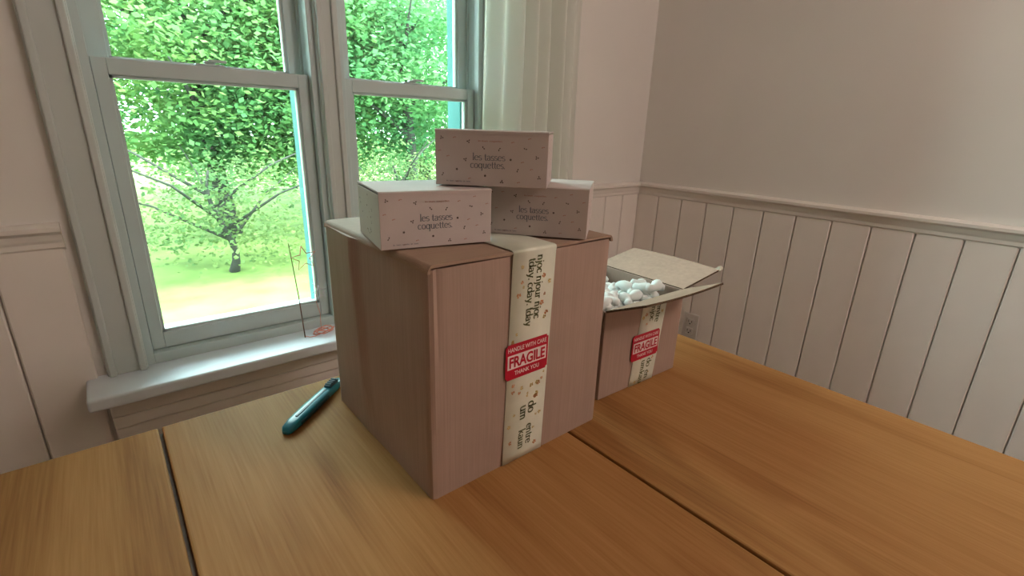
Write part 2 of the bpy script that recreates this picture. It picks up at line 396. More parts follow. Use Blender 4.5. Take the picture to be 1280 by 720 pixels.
# ------------------------------------------------------------------ lettering: broad-nib strokes with serifs
def arc(cx, cy, rx, ry, a0, a1, n=12):
    return [(cx+rx*math.cos(R(a0+(a1-a0)*i/n)), cy+ry*math.sin(R(a0+(a1-a0)*i/n))) for i in range(n+1)]
SER = .16
def stem(x, y0, y1, top=True, bot=True):
    s = [[(x, y0), (x, y1)]]
    if bot: s.append([(x-SER, y0+.03), (x+SER, y0+.03)])
    if top: s.append([(x-SER, y1-.03), (x+.04, y1-.03)])
    return s
GL = {  # x-height 1, ascender 1.6, descender -.55; (advance, strokes)
 'l': (.42, stem(.21, 0, 1.6)),
 'i': (.42, stem(.21, 0, 1)+[[(.21, 1.3), (.21, 1.48)]]),
 'j': (.42, [[(.24, 1), (.24, -.2)], arc(.05, -.2, .19, .3, 0, -110, 6), [(.08, .97), (.26, .97)], [(.24, 1.3), (.24, 1.48)]]),
 'e': (.92, [[(.12, .56), (.80, .56)], arc(.46, .5, .36, .5, 8, 318, 18)]),
 's': (.72, [arc(.36, .75, .26, .25, 35, 250, 10)+arc(.36, .26, .28, .26, 70, -150, 10)]),
 't': (.58, [[(.26, 1.35), (.26, .25)], arc(.46, .25, .20, .25, 180, 300, 6), [(.04, .97), (.52, .97)]]),
 'a': (.90, [arc(.40, .68, .28, .32, 150, 0, 8)+[(.68, .68), (.68, .1), (.84, .04)], arc(.38, .28, .28, .28, 60, 330, 12)]),
 'c': (.84, [arc(.46, .5, .36, .5, 45, 318, 16)]),
 'o': (1.0, [arc(.5, .5, .38, .5, 0, 360, 20)]),
 'q': (1.02, [arc(.46, .5, .36, .5, 0, 360, 20), [(.84, 1.0), (.84, -.55)], [(.66, -.53), (1.0, -.53)]]),
 'd': (1.02, [arc(.46, .5, .36, .5, 0, 360, 20), [(.84, 1.6), (.84, 0)], [(.66, 1.57), (.86, 1.57)]]),
 'u': (1.02, [[(.2, 1), (.2, .35)], arc(.48, .35, .28, .35, 180, 350, 8), [(.8, 1), (.8, 0)], [(.04, .97), (.22, .97)], [(.64, .97), (.82, .97)], [(.8, .03), (.96, .03)]]),
 'n': (1.02, stem(.2, 0, 1)+[arc(.5, .6, .28, .38, 170, 0, 8), [(.78, .6), (.78, 0)], [(.62, .03), (.94, .03)]]),
 'm': (1.5, stem(.2, 0, 1)+[arc(.46, .6, .25, .38, 170, 0, 8), [(.72, .6), (.72, 0)], arc(.98, .6, .25, .38, 170, 0, 8), [(1.24, .6), (1.24, 0)]]),
 'r': (.68, stem(.2, 0, 1)+[arc(.44, .64, .24, .34, 170, 40, 6)]),
 'y': (.94, [[(.12, 1), (.48, .05)], [(.84, 1), (.42, -.3), (.2, -.5)], [(0, .97), (.26, .97)], [(.70, .97), (.96, .97)]]),
 'k': (1.0, stem(.2, 0, 1.6)+[[(.2, .4), (.78, 1)], [(.4, .58), (.9, 0)]]),
 '.': (.36, [[(.16, 0), (.16, .17)]]), ',': (.3, [[(.16, .16), (.08, -.18)]]), ' ': (.5, []),
}
def ribbon_text(txt, size, thick=.19, thin=.075):
    """flat list of quads in 2-D: baseline at y=0, size = x-height"""
    v, f = [], []; pen = 0
    for ch in txt:
        adv, st = GL[ch]
        for s in st:
            for (xa_, ya_), (xb_, yb_) in zip(s[:-1], s[1:]):
                dx, dy = xb_-xa_, yb_-ya_; L = math.hypot(dx, dy)
                if L < 1e-6: continue
                w = (thin+(thick-thin)*abs(dy)/L)/2
                ex = .02/L; nx, ny = -dy/L*w, dx/L*w
                ax, ay, bx, by = xa_-dx*ex, ya_-dy*ex, xb_+dx*ex, yb_+dy*ex
                k = len(v)
                v += [((pen+ax+nx)*size, (ay+ny)*size), ((pen+ax-nx)*size, (ay-ny)*size), ((pen+bx-nx)*size, (by-ny)*size), ((pen+bx+nx)*size, (by+ny)*size)]
                f.append((k, k+1, k+2, k+3))
        pen += adv
    return v, f, pen*size
def sans_text(txt, width, height, bold=.0):
    """built-in sans face, scaled to width x height; returns 2-D verts and faces"""
    c = bpy.data.curves.new('t', 'FONT'); c.body = txt; c.size = 1; c.offset = bold; c.fill_mode = 'FRONT'; c.resolution_u = 3
    o = bpy.data.objects.new('t', c); COL.objects.link(o)
    dg = bpy.context.evaluated_depsgraph_get(); dg.update()
    me = bpy.data.meshes.new_from_object(o.evaluated_get(dg))
    v = [(p.co.x, p.co.y) for p in me.vertices]; f = [tuple(p.vertices) for p in me.polygons]
    bpy.data.objects.remove(o); bpy.data.curves.remove(c); bpy.data.meshes.remove(me)
    x0 = min(p[0] for p in v); x1 = max(p[0] for p in v); y0 = min(p[1] for p in v); y1 = max(p[1] for p in v)
    return [((x-x0)/(x1-x0)*width, (y-y0)/(y1-y0)*height) for x, y in v], f
def shift(vf, dx, dy, rot=0):
    c, s = math.cos(rot), math.sin(rot)
    return [(x*c-y*s+dx, x*s+y*c+dy) for x, y in vf[0]], vf[1]
def merge(lst):
    v, f = [], []
    for a in lst:
        k = len(v); v += a[0]; f += [tuple(i+k for i in q) for q in a[1]]
    return v, f
def put(name, vf, fn, mat, parent, **k):
    """lay a 2-D drawing on a surface by fn(u,v)->Vector"""
    return from_py(name, [fn(x, y) for x, y in vf[0]], vf[1], mat, parent, **k)
def blob(cx, cy, r, sx=1.0, rot=0, n=7):
    c, s = math.cos(rot), math.sin(rot)
    v = []
    for i in range(n):
        a = 2*math.pi*i/n; x, y = math.cos(a)*r*sx, math.sin(a)*r
        v.append((cx+x*c-y*s, cy+x*s+y*c))
    return v, [tuple(range(n))]

# ------------------------------------------------------------------ sticker (shared layout)
def sticker(parent, x0, z0, w, h, yf, fn=None):
    """red label on a face looking to -Y, lower left corner x0,z0; yf = face plane"""
    P = (lambda u, v, d: Vector((x0+u, yf-d, z0+v)))
    if fn: P = lambda u, v, d: fn(x0+u, z0+v, d)
    bm = bmesh.new()
    add_box(bm, 0, w, -.0004, 0, 0, h)
    bmesh.ops.bevel(bm, geom=[e for e in bm.edges if abs(e.verts[0].co.y-e.verts[1].co.y) > 1e-5], offset=.003, segments=3, affect='EDGES')
    for v in bm.verts: v.co = P(v.co.x, v.co.z, -v.co.y+.0004)
    st = from_bm('fragile_sticker', bm, M['red'], parent)
    st['label'] = 'red and white handle with care label'
    d = .0010
    m = w*.045; a, b = h*.30, h*.70
    put('white_panel', ([(m, a), (w-m, a), (w-m, b), (m, b)], [(0, 1, 2, 3)]), lambda u, v: P(u, v, d), M['sticker_white'], st)
    t1 = shift(sans_text('HANDLE WITH CARE', w*.90, h*.125, .012), w*.05, h*.785)
    t3 = shift(sans_text('THANK YOU', w*.58, h*.12, .012), w*.21, h*.105)
    put('lettering', merge([t1, t3]), lambda u, v: P(u, v, d), M['sticker_white'], st, kind='stuff')
    t2 = shift(sans_text('FRAGILE', w*.84, h*.315, .03), w*.08, h*.343)
    put('lettering', t2, lambda u, v: P(u, v, d+.0005), M['red'], st, kind='stuff')
    return st

# ------------------------------------------------------------------ printed paper tape
def tape_print(parent, L, w, fn, seed, letters, flowers=16):
    """print on a strip that runs down v = 0..L (v measured downward), u across; rotated text reads downward"""
    rnd = random.Random(seed)
    ink = []
    for txt, u, v0, size in letters:
        v_, f_, _ = ribbon_text(txt, size, .27, .12)
        # reading downward, letter tops to the right: (x along, y up) -> (u = y, v = x)
        ink.append(([(u+y, v0+x) for x, y in v_], [tuple(reversed(q)) for q in f_]))
    put('tape_lettering', merge(ink), fn, M['tape_ink'], parent, kind='stuff')
    for mat, nm in ((M['tape_flower'], 'printed_flowers'), (M['tape_flower_y'], 'printed_flowers')):
        bl = []
        for k in range(flowers):
            u = (rnd.choice((rnd.uniform(.08, .3), rnd.uniform(.72, .93))) if k % 3 else rnd.uniform(.15, .85))*w; v = (rnd.uniform(.02, .98) if k % 3 else rnd.uniform(.58, .69))*L
            r0 = rnd.uniform(.0011, .0023)
            for j in range(5):
                an = j*2*math.pi/5+rnd.random()
                bl.append(blob(u+math.cos(an)*r0, v+math.sin(an)*r0, r0*.62, 1.2, an, 6))
        put(nm, merge(bl), fn, mat, parent, kind='stuff')

# ------------------------------------------------------------------ big closed carton, about 30 cm each way
BX, BY, BS, BH = .2505, .4365, .304, .3
big = empty('cardboard_box', (BX, BY, TZ), label='large closed cardboard box with three small cartons stacked on it', cat='box')
def sstep(a, b, x):
    t = max(0, min(1, (x-a)/(b-a))); return t*t*(3-2*t)
def big_surf(s, z):
    """perimeter position s in 0..4 (front, right, back, left), z height -> local point; dents and creases included"""
    k = int(s) % 4; t = s-int(s); S = BS
    c = [(0, 0), (S, 0), (S, S), (0, S)]
    p0, p1 = c[k], c[(k+1) % 4]
    x, y = p0[0]+(p1[0]-p0[0])*t, p0[1]+(p1[1]-p0[1])*t
    nrm = [(0, -1), (1, 0), (0, 1), (-1, 0)][k]
    zz = z/BH; edge = math.sin(math.pi*t)
    d = .0022*edge*math.sin(math.pi*zz)                       # faint bulge
    if k == 0:                                                # front: crushed corner strip by the left edge
        tt = t*S
        d += -.0030*math.exp(-((tt-.013)/.0045)**2)*sstep(.35, .95, zz)
        d += .0014*math.exp(-((tt-.006)/.004)**2)*sstep(.1, .8, zz)
        d += .0010*noise.noise(Vector((x*16, z*9, 2.1)))*edge
    if k == 3:                                                # left: vertical crease a quarter in from the far edge
        cr = .376-.05*sstep(.5, 1, zz)                    # t runs from the far edge to the near one
        d += .0036*max(0, 1-abs(t-cr)/(.08 if t > cr else .36))*(0.35+.65*sstep(.0, .6, zz))
        d += .0016*noise.noise(Vector((y*11, z*7, 5.3)))*edge
    return Vector((x+nrm[0]*d, y+nrm[1]*d, z))
NS, NZ = 48, 26
v, f = [], []
rc = .0035
us = []
for k in range(4):
    us += [k+u for u in [i/NS for i in range(NS)]]
for j in range(NZ+1):
    for s in us: v.append(big_surf(s, BH*j/NZ))
# round the vertical corners a little by pulling corner columns inward
for j in range(NZ+1):
    for k in range(4):
        i = j*len(us)+k*NS
        cx, cy = BS/2, BS/2
        p = v[i]; v[i] = Vector((cx+(p.x-cx)*.988, cy+(p.y-cy)*.988, p.z))
nn = len(us)
for j in range(NZ):
    for i in range(nn):
        f.append((j*nn+i, j*nn+(i+1) % nn, (j+1)*nn+(i+1) % nn, (j+1)*nn+i))
f.append(tuple(range(nn-1, -1, -1)))
# the fold at the top: one more ring, pulled in
base = NZ*nn
ring = len(v)
for i in range(nn):
    p = v[base+i]; v.append(Vector((BS/2+(p.x-BS/2)*.985, BS/2+(p.y-BS/2)*.985, BH+.0004)))
for i in range(nn): f.append((base+i, base+(i+1) % nn, ring+(i+1) % nn, ring+i))
f.append(tuple(range(ring, ring+nn)))
body = from_py('body', v, f, M['kraft'], big, smooth=True)
body.data.set_sharp_from_angle(angle=R(28)) if hasattr(body.data, 'set_sharp_from_angle') else None
# two long top flaps folded in from left and right; they roll over the side edges and meet under the tape
def big_flap(side):
    prof = []                                                  # (x, z) outline of the upper surface from the fold to the seam
    for i in range(7):
        a = R(180-i*15); prof.append((.0065+.0072*math.cos(a), BH-.0035+.0095*math.sin(a)))
    prof += [(.03, BH+.0064), (.08, BH+.0056), (.12, BH+.0052), (BS/2-.0012, BH+.005)]
    th = .0034
    low = [(x+(th if i < 4 else 0), min(z-th*(0 if i < 2 else 1), z)) for i, (x, z) in enumerate(prof)]
    v, f = [], []; n = len(prof)
    ys = [-.0022, .02, .1, .2, BS-.02, BS+.001]
    for yq in ys:
        for x, z in prof: v.append((x if side < 0 else BS-x, yq, z))
        for x, z in low: v.append((x if side < 0 else BS-x, yq, z))
    m = 2*n
    for q in range(len(ys)-1):
        for i in range(n-1):
            f.append((q*m+i, q*m+i+1, (q+1)*m+i+1, (q+1)*m+i)); f.append((q*m+n+i, (q+1)*m+n+i, (q+1)*m+n+i+1, q*m+n+i+1))
        for i in (0, n-1): f.append((q*m+i, q*m+n+i, (q+1)*m+n+i, (q+1)*m+i))
    for q in (0, len(ys)-1):
        for i in range(n-1): f.append((q*m+i, q*m+i+1, q*m+n+i+1, q*m+n+i))
    bm = bmesh.new(); me = bpy.data.meshes.new('x'); me.from_pydata(v, [], f); bm.from_mesh(me); bpy.data.meshes.remove(me)
    return from_bm('top_flap', bm, M['kraft_flap'], big)
big_flap(-1); big_flap(1)
# paper tape: over the top, round the front edge, down to the table
TX0, TX1_, TW = .1085, .1165, .0725
def tape_strip(parent, name, path, w, x_of, mat):
    v, f = [], []
    for (yy, zz, s) in path:
        x = x_of(s); v += [(x, yy, zz), (x+w, yy, zz)]
    for i in range(len(path)-1): f.append((2*i, 2*i+1, 2*i+3, 2*i+2))
    o = from_py(name, v, f, mat, parent, smooth=True)
    return o
def front_y(x, z):
    return big_surf(min(max(x/BS, 0), .9999), min(z, BH)).y
path = []; s = 0
NT = 26
for i in range(NT+1):
    z = .002+(BH-.004)*i/NT
    path.append((-.0022-.0006, z, z/BH))
path += [(-.0034, BH+.003, 1), (-.0030, BH+.0056, 1), (0, BH+.0066, 1), (.02, BH+.0068, 1), (.1, BH+.0066, 1), (.2, BH+.0066, 1), (BS+.0015, BH+.0062, 1), (BS+.0035, BH, 1), (BS+.0035, BH-.07, 1)]
xo = lambda s_: TX0+(TX1_-TX0)*s_
tp = tape_strip(big, 'paper_tape', path, TW, xo, M['paper_tape'])
sol = tp.modifiers.new('thickness', 'SOLIDIFY'); sol.thickness = .0004; sol.offset = 1
fnf = lambda u, vv: Vector((xo(1-vv/BH)+u, -.0038, BH-vv))
txt = [('njoc njour njoc', .0405, .003, .0074), ('tday. cday. tday', .0265, .006, .0074),
       ('um', .0270, .214, .0090), ('do', .0415, .212, .0090),
       ('kaun', .0265, .252, .0078), ('entre', .0405, .247, .0078)]
tape_print(tp, BH, TW, fnf, 3, txt, 18)
sticker(big, .108, .1335, .0745, .0505, -.0040)

# ------------------------------------------------------------------ three small white cartons
CW, CD, CH = .140, .115, .0675
# motif positions on the front face, (u 0..1 from left, v 0..1 from top, kind)
MOT = [(.06, .15, 3), (.175, .14, -1), (.30, .20, 3), (.43, .315, 2), (.57, .32, 2), (.69, .20, -1), (.80, .31, 2), (.835, .13, -1),
       (.955, .27, -1), (.905, .45, 3), (.115, .47, -1), (.27, .52, 3), (.195, .70, 1), (.07, .80, 2), (.675, .50, 1), (.04, .38, -1),
       (.78, .54, -1), (.60, .90, 3), (.45, .80, 1), (.93, .80, 3), (.735, .68, 2), (.31, .86, -1), (.86, .66, -1), (.75, .90, -1), (.20, .92, -1)]
def motifs(seed, W, H, lst):
    rnd = random.Random(seed); dark, rose = [], []
    for u, vv, k in lst:
        x, y = u*W, (1-vv)*H; rot = rnd.uniform(0, 6.28)
        if k == -1:
            rose.append(blob(x-.0009, y, .0006, 2.2, .4, 7)); rose.append(blob(x+.0011, y+.0005, .0005, 2.0, -.5, 7))
        elif k == 1:
            for j in range(5):
                a = j*1.257; dark.append(blob(x+.0008*math.cos(a), y+.0008*math.sin(a), .0006, 1.3, a, 6))
        else:
            for j in range(k):
                a = rot+j*2.2; dark.append(blob(x+.0014*math.cos(a), y+.0014*math.sin(a), .00075, 1.5, a, 7))
    return dark, rose
def carton(loc, rz, label, lift):
    c = empty('small_carton', loc, rz, label=label, cat='carton', group='small printed cartons')
    z0 = .0006
    # tray walls: open shell of four panels, front panel folded double
    bm = bmesh.new(); t = .0018; hz = CH-.0034
    add_box(bm, 0, CW, 0, t, z0, hz, bevel=.0005); add_box(bm, 0, CW, CD-t, CD, z0, hz, bevel=.0005)
    add_box(bm, 0, t, t*.6, CD-t*.6, z0, hz, bevel=.0004); add_box(bm, CW-t, CW, t*.6, CD-t*.6, z0, hz, bevel=.0004)
    add_box(bm, t*.5, CW-t*.5, t*.5, CD-t*.5, z0, z0+t)
    from_bm('tray', bm, M['carton'], c)
    # lid: top panel with a front edge rolled over, slightly lifted at the sides
    v, f = [], []
    nx = 8
    for i in range(nx+1):
        x = CW*i/nx; e = lift*(abs(2*i/nx-1))**3
        for (yy, zz) in ((-.0006, CH-.0048), (-.0008, CH-.0012), (.0008, CH+e*.3), (CD*.5, CH+e), (CD-.001, CH+e*.5), (CD+.0005, CH-.0012)):
            v.append((x, yy, zz))
    for i in range(nx):
        for j in range(5): f.append((i*6+j, (i+1)*6+j, (i+1)*6+j+1, i*6+j+1))
    lid = from_py('lid', v, f, M['carton'], c)
    so = lid.modifiers.new('thickness', 'SOLIDIFY'); so.thickness = .0018; so.offset = -1
    # print on the front
    fr = lambda u, w: Vector((u, -.0009 if w > CH-.006 else -.0004, w))
    ink = []
    a = ribbon_text('les tasses', .0054, .19, .07); wl = a[2]; ink.append(shift(a, CW*.335, CH*.475)) if False else ink.append(([(x*(.041/wl)+CW*.335, y+CH*.475) for x, y in a[0]], a[1]))
    a = ribbon_text('coquettes.', .0054, .19, .07); wl = a[2]; ink.append(([(x*(.044/wl)+CW*.315, y+CH*.335) for x, y in a[0]], a[1]))
    put('lettering', merge(ink), fr, M['carton_ink'], c, kind='stuff')
    a = ribbon_text('les tasses', .0013, .26, .14); b = ribbon_text('coquettes', .0013, .26, .14)
    small = [([(x*(.012/a[2])+CW*.385, y+CH*.80) for x, y in a[0]], a[1]), ([(x*(.016/b[2])+CW*.485, y+CH*.80) for x, y in b[0]], b[1])]
    put('small_lettering', merge(small), fr, M['carton_rose'], c, kind='stuff')
    foot = []
    xx = CW*.10
    for wd in ('les', 'tasses', 'coquettes', 'les', 'tasses'):
        a = ribbon_text(wd, .0012, .26, .14); foot.append(([(x+xx, y+CH*.075) for x, y in a[0]], a[1])); xx += a[2]+.0014
    put('small_lettering', merge(foot), fr, M['carton_ink'], c, kind='stuff')
    dk, rs = motifs(5, CW, CH, MOT)
    put('printed_sprigs', merge(dk), fr, M['carton_dark'], c, kind='stuff'); put('printed_sprigs', merge(rs), fr, M['carton_rose'], c, kind='stuff')
    # sprigs on both sides
    rnd = random.Random(11)
    side = [(rnd.uniform(.06, .94), rnd.uniform(.12, .92), rnd.choice((1, 2, 3, -1))) for _ in range(16)]
    dk, rs = motifs(9, CD, CH, side)
    for fn_ in ((lambda u, w: Vector((-.0004, CD-u, w))), (lambda u, w: Vector((CW+.0004, u, w)))):
        put('printed_sprigs', merge(dk), fn_, M['carton_dark'], c, kind='stuff'); put('printed_sprigs', merge(rs), fn_, M['carton_rose'], c, kind='stuff')
    return c
ZB = TZ+BH+.0072
carton((.2362, .5152, ZB), R(-11.8), 'small white carton at the front left, its side lit green by the window', .0006)
carton((.4008, .5362, ZB), R(-51.5), 'small white carton at the right, half hidden under the topmost one', .0003)
carton((.3272, .5423, ZB+CH+.0015), R(-46.8), 'topmost small white carton, balanced on the two others', .0003)

# ------------------------------------------------------------------ second, open carton with packing peanuts
OW, OD, OH = .2185, .222, .165
op = empty('cardboard_box', (.6002, .4692, TZ), R(-2.3), label='smaller open cardboard box full of white packing peanuts', cat='box')
t = .004
bm = bmesh.new()
add_box(bm, 0, OW, 0, t, .0005, OH, bevel=.0012, seg=2); add_box(bm, 0, OW, OD-t, OD, .0005, OH, bevel=.0012, seg=2)
add_box(bm, 0, t, t*.5, OD-t*.5, .0005, OH, bevel=.0012, seg=2); add_box(bm, OW-t, OW, t*.5, OD-t*.5, .0005, OH, bevel=.0012, seg=2)
add_box(bm, t*.5, OW-t*.5, t*.5, OD-t*.5, .0005, .005)
from_bm('body', bm, M['kraft'], op)
def flap(p0, p1, out, mat, bow=0.0, tip=0.0, n=10):
    """flap hinged on p0-p1 (top of a wall), reaching by vector out; bow lifts the middle of the free edge"""
    p0, p1, out = Vector(p0), Vector(p1), Vector(out)
    v, f = [], []
    rows = 6
    nm = (p1-p0).cross(out).normalized()
    if nm.z < 0: nm = -nm
    for i in range(n+1):
        a = i/n; inset = .002 if i in (0, n) else 0
        for j in range(rows+1):
            b = j/rows
            p = p0.lerp(p1, a)+out*b + Vector((0, 0, bow*math.sin(math.pi*a)*b)) + Vector((0, 0, tip*max(0, a-.8)*5*b*b))
            v.append(p)
    for i in range(n):
        for j in range(rows):
            f.append((i*(rows+1)+j, (i+1)*(rows+1)+j, (i+1)*(rows+1)+j+1, i*(rows+1)+j+1))
    bm = bmesh.new(); me = bpy.data.meshes.new('x'); me.from_pydata(v, [], f); bm.from_mesh(me); bpy.data.meshes.remove(me)
    o = from_bm('flap', bm, mat, op)
    o.data.materials.append(M['kraft_edge'])
    s_ = o.modifiers.new('thickness', 'SOLIDIFY'); s_.thickness = .0036; s_.offset = 0; s_.material_offset_rim = 1
    return o
flap((.001, .001, OH), (OW-.001, .001, OH), (.006, -.072, .031), M['kraft_flap'], -.003, 0)
flap((OW-.001, .002, OH), (OW-.001, OD-.002, OH), (.120, 0, .020), M['kraft_in'], .003, 0)
flap((.001, OD-.001, OH), (OW-.001, OD-.001, OH), (0, .07, -.085), M['kraft_in'])
flap((-.001, .002, OH-.001), (-.001, OD-.002, OH-.001), (-.016, 0, -.108), M['kraft_in'])
# torn white tip at the corner of the right flap
bm = bmesh.new()
q = [(OW+.117, .000, OH+.018), (OW+.128, -.002, OH+.024), (OW+.124, .010, OH+.022), (OW+.114, .012, OH+.020), (OW+.121, .003, OH+.030)]
vv_ = [bm.verts.new(p) for p in q]
for a, b, c_ in ((0, 1, 4), (1, 2, 4), (2, 3, 4), (3, 0, 4), (0, 2, 1), (0, 3, 2)): bm.faces.new((vv_[a], vv_[b], vv_[c_]))
tt_ = from_bm('torn_tape_end', bm, M['paper_tape'], op); tt_['label'] = 'torn pale paper tape end'
# tape and sticker on the front
pt = []
for i in range(13): pt.append((-.0008, .001+(OH-.003)*i/12, i/12))
xo2 = lambda s_: .080+.0175*s_
tp2 = tape_strip(op, 'paper_tape', pt, .069, xo2, M['paper_tape'])
sol = tp2.modifiers.new('thickness', 'SOLIDIFY'); sol.thickness = .0004; sol.offset = 1
fn2 = lambda u, vv: Vector((xo2(1-vv/OH)+u, -.0016, OH-vv))
tape_print(tp2, OH, .069, fn2, 8, [('entre', .042, .012, .0085), ('njoc', .026, .014, .0085), ('um', .026, .118, .0085), ('do', .042, .118, .0085), ('kau', .026, .140, .0085), ('en', .042, .142, .0085)], 8)
sticker(op, .0765, .0525, .0765, .0510, -.0018)

# packing peanuts: bent, pinched foam pieces
def peanut_mesh(seed):
    rnd = random.Random(seed)
    pts, rad = [], []
    n_ = 13; bend = rnd.uniform(.5, 1.1)
    for i in range(n_):
        a = i/(n_-1); s_ = (a-.5)*2
        end = math.sqrt(max(0, 1-abs(s_)**6))
        r_ = (.0080+.0038*math.cos(a*4*math.pi+math.pi)*-1*.6)*max(end, .18)
        pts.append((.021*s_, .010*bend*math.sin(s_*math.pi*.9), .004*math.cos(s_*2.5)*rnd.choice((1, 1)))); rad.append(r_)
    v, f = tube_pts(pts, rad, 10)
    me = bpy.data.meshes.new('packing_peanut'); me.from_pydata([tuple(p) for p in v], [], f)
    for p in me.polygons: p.use_smooth = True
    me.materials.append(M['foam']); return me
pms = [peanut_mesh(k) for k in range(4)]
rnd = random.Random(21)
mw = op.matrix_basis.copy() if False else Matrix.Translation((.6002, .4692, TZ)) @ Matrix.Rotation(R(-2.3), 4, 'Z')
spots = []
for lay, zb in enumerate((.112, .132)):
    for ix in range(6):
        for iy in range(6):
            spots.append((.028+ix*.0325+rnd.uniform(-.004, .004)+(lay % 2)*.002, .028+iy*.033+rnd.uniform(-.004, .004), zb+rnd.uniform(-.004, .004)))
# heap near the front: the ones that stick out
spots += [(.030, .045, .152), (.058, .050, .160), (.034, .085, .160), (.060, .095, .158), (.085, .060, .150), (.112, .055, .148),
          (.140, .052, .150), (.165, .048, .160), (.190, .040, .166), (.186, .075, .158), (.150, .085, .156), (.045, .130, .152),
          (.100, .100, .150), (.125, .130, .150), (.022, .025, .160)]
for k, p in enumerate(spots):
    o = bpy.data.objects.new('packing_peanut', pms[k % 4]); COL.objects.link(o)
    p = (min(max(p[0], .033), OW-.035), min(max(p[1], .033), OD-.035), p[2])
    o.location = mw @ Vector(p); o.rotation_euler = (rnd.uniform(-.6, .6), rnd.uniform(-.6, .6), rnd.uniform(0, 6.28)); o.scale = (1.12, 1.12, 1.12)
    tag(o, 'white foam packing peanut heaped inside the open cardboard box', 'packing peanut', 'foam peanuts in the open box')

# ------------------------------------------------------------------ teal box cutter lying on the table
kn = empty('box_cutter', (.2115, .7415, TZ), math.atan2(.0955, .114), label='teal plastic box cutter lying by the big box', cat='cutter')
L0 = .165
prof = [(-.083, .006, .007), (-.078, .0095, .011), (-.06, .0115, .0135), (-.02, .0120, .0145), (.02, .0112, .0145), (.045, .0105, .014), (.06, .0095, .013), (.075, .008, .011), (.082, .006, .008)]
v, f = [], []; nr = 14
for x, hw, h in prof:
    for j in range(nr):
        a = 2*math.pi*j/nr; cx, sx = math.cos(a), math.sin(a)
        yy = hw*math.copysign(abs(cx)**.6, cx); zz = h/2+.0003+h/2*math.copysign(abs(sx)**.6, sx)
        v.append((x, yy, zz))
for i in range(len(prof)-1):
    for j in range(nr): f.append((i*nr+j, i*nr+(j+1) % nr, (i+1)*nr+(j+1) % nr, (i+1)*nr+j))
f.append(tuple(range(nr-1, -1, -1))); f.append(tuple(range((len(prof)-1)*nr, len(prof)*nr)))
from_py('handle', v, f, M['teal'], kn, smooth=True)
boxes('slider_track', [(-.055, .03, -.0022, .0022, .0135, .0153)], M['teal_dark'], kn, bevel=.0006)
bm = bmesh.new()
add_box(bm, .034, .062, -.006, .006, .0125, .0185, bevel=.0015, seg=2)
for k in range(4): add_box(bm, .037+k*.006, .040+k*.006, -.0055, .0055, .018, .0203, bevel=.0006)
from_bm('slider_button', bm, M['teal_dark'], kn)
boxes('grip_inlay', [(-.06, .02, -.0126, -.0105, .005, .010)], M['teal_dark'], kn, bevel=.0006)
bm = bmesh.new(); add_box(bm, .078, .093, -.0004, .0004, .002, .009)
for v_ in bm.verts:
    if v_.co.x > .09 and v_.co.z > .005: v_.co.x -= .008
from_bm('blade', bm, M['steel'], kn)

# ------------------------------------------------------------------ wire star on the window stool
ws = empty('wire_star', (.36, 1.315, WZ0+.001), label='copper wire star on a thin stem standing on the sill', cat='ornament')
def wire(name, pts, r, mat, parent, n=6):
    v, f = tube_pts(pts, r, n); return from_py(name, v, f, mat, parent, smooth=True)
wire('stem', [(.004, 0, .0), (.002, 0, .05), (-.001, 0, .12), (-.006, 0, .19), (-.012, 0, .27)], [.0017, .0016, .0014, .0012, .001], M['stem'], ws)
st_pts = []
for k in range(11):
    a = R(90+36*k+8); r_ = .034 if k % 2 == 0 else .014
    st_pts.append((.022+r_*math.cos(a), -.004, .226+r_*math.sin(a)))
wire('star', st_pts, .0014, M['copper'], ws)
wire('star', [(p[0]*.62+.045, p[1]+.012, p[2]*.62-.02) for p in st_pts], .0011, M['wire_pale'], ws)
coil = []
rr_ = random.Random(4)
for k in range(70):
    a = k*.55; r_ = .017+.006*math.sin(k*1.3)
    coil.append((.056+r_*math.cos(a)*1.3, .0+r_*math.sin(a), .004+.011*(.5+.5*math.sin(k*.73))))
wire('wire_coil', coil, .0011, M['copper'], ws, 5)
wire('wire_lead', [(.004, 0, .004), (.014, -.012, .003), (.028, -.014, .003), (.042, -.008, .004)], .0011, M['copper'], ws, 5)
wire('wire_lead', [(.05, .002, .01), (.052, .004, .06), (.044, .004, .10), (.050, .004, .135), (.040, .004, .15)], .0008, M['copper'], ws, 5)

# ------------------------------------------------------------------ unseen added lamp globe for warm fill, beyond the right of the frame
gl = bpy.data.materials.new('fill_globe_glow'); gl.use_nodes = True
gb = gl.node_tree.nodes['Principled BSDF']; gb.inputs['Base Color'].default_value = (.9, .85, .78, 1)
gb.inputs['Emission Color'].default_value = (1.0, .81, .75, 1); gb.inputs['Emission Strength'].default_value = FILL
fl_ = empty('fill_globe', (1.15, -.95, ZC), label='added glowing globe hung out of view at the right for warm fill', cat='fill_light')
def lathe(name, prof, mat, parent, n=28):
    v, f = [], []
    for r_, z_ in prof:
        for j in range(n): v.append((r_*math.cos(2*math.pi*j/n), r_*math.sin(2*math.pi*j/n), z_))
    for i in range(len(prof)-1):
        for j in range(n): f.append((i*n+j, i*n+(j+1) % n, (i+1)*n+(j+1) % n, (i+1)*n+j))
    f.append(tuple(range(n-1, -1, -1))); f.append(tuple(range((len(prof)-1)*n, len(prof)*n)))
    return from_py(name, v, f, mat, parent, smooth=True)
lathe('fill_globe_mount', [(.03, -.03), (.055, -.012), (.06, -.0005)], M['metal'], fl_)
lathe('fill_globe_cord', [(.004, -.115), (.004, -.028)], M['metal'], fl_, 8)
lathe('fill_globe_cap', [(.045, -.132), (.04, -.118), (.012, -.108)], M['metal'], fl_)
lathe('globe', [(max(.02, .15*math.sin(math.pi*i/16)), -.27-.15*math.cos(math.pi*i/16)) for i in range(17)], gl, fl_)

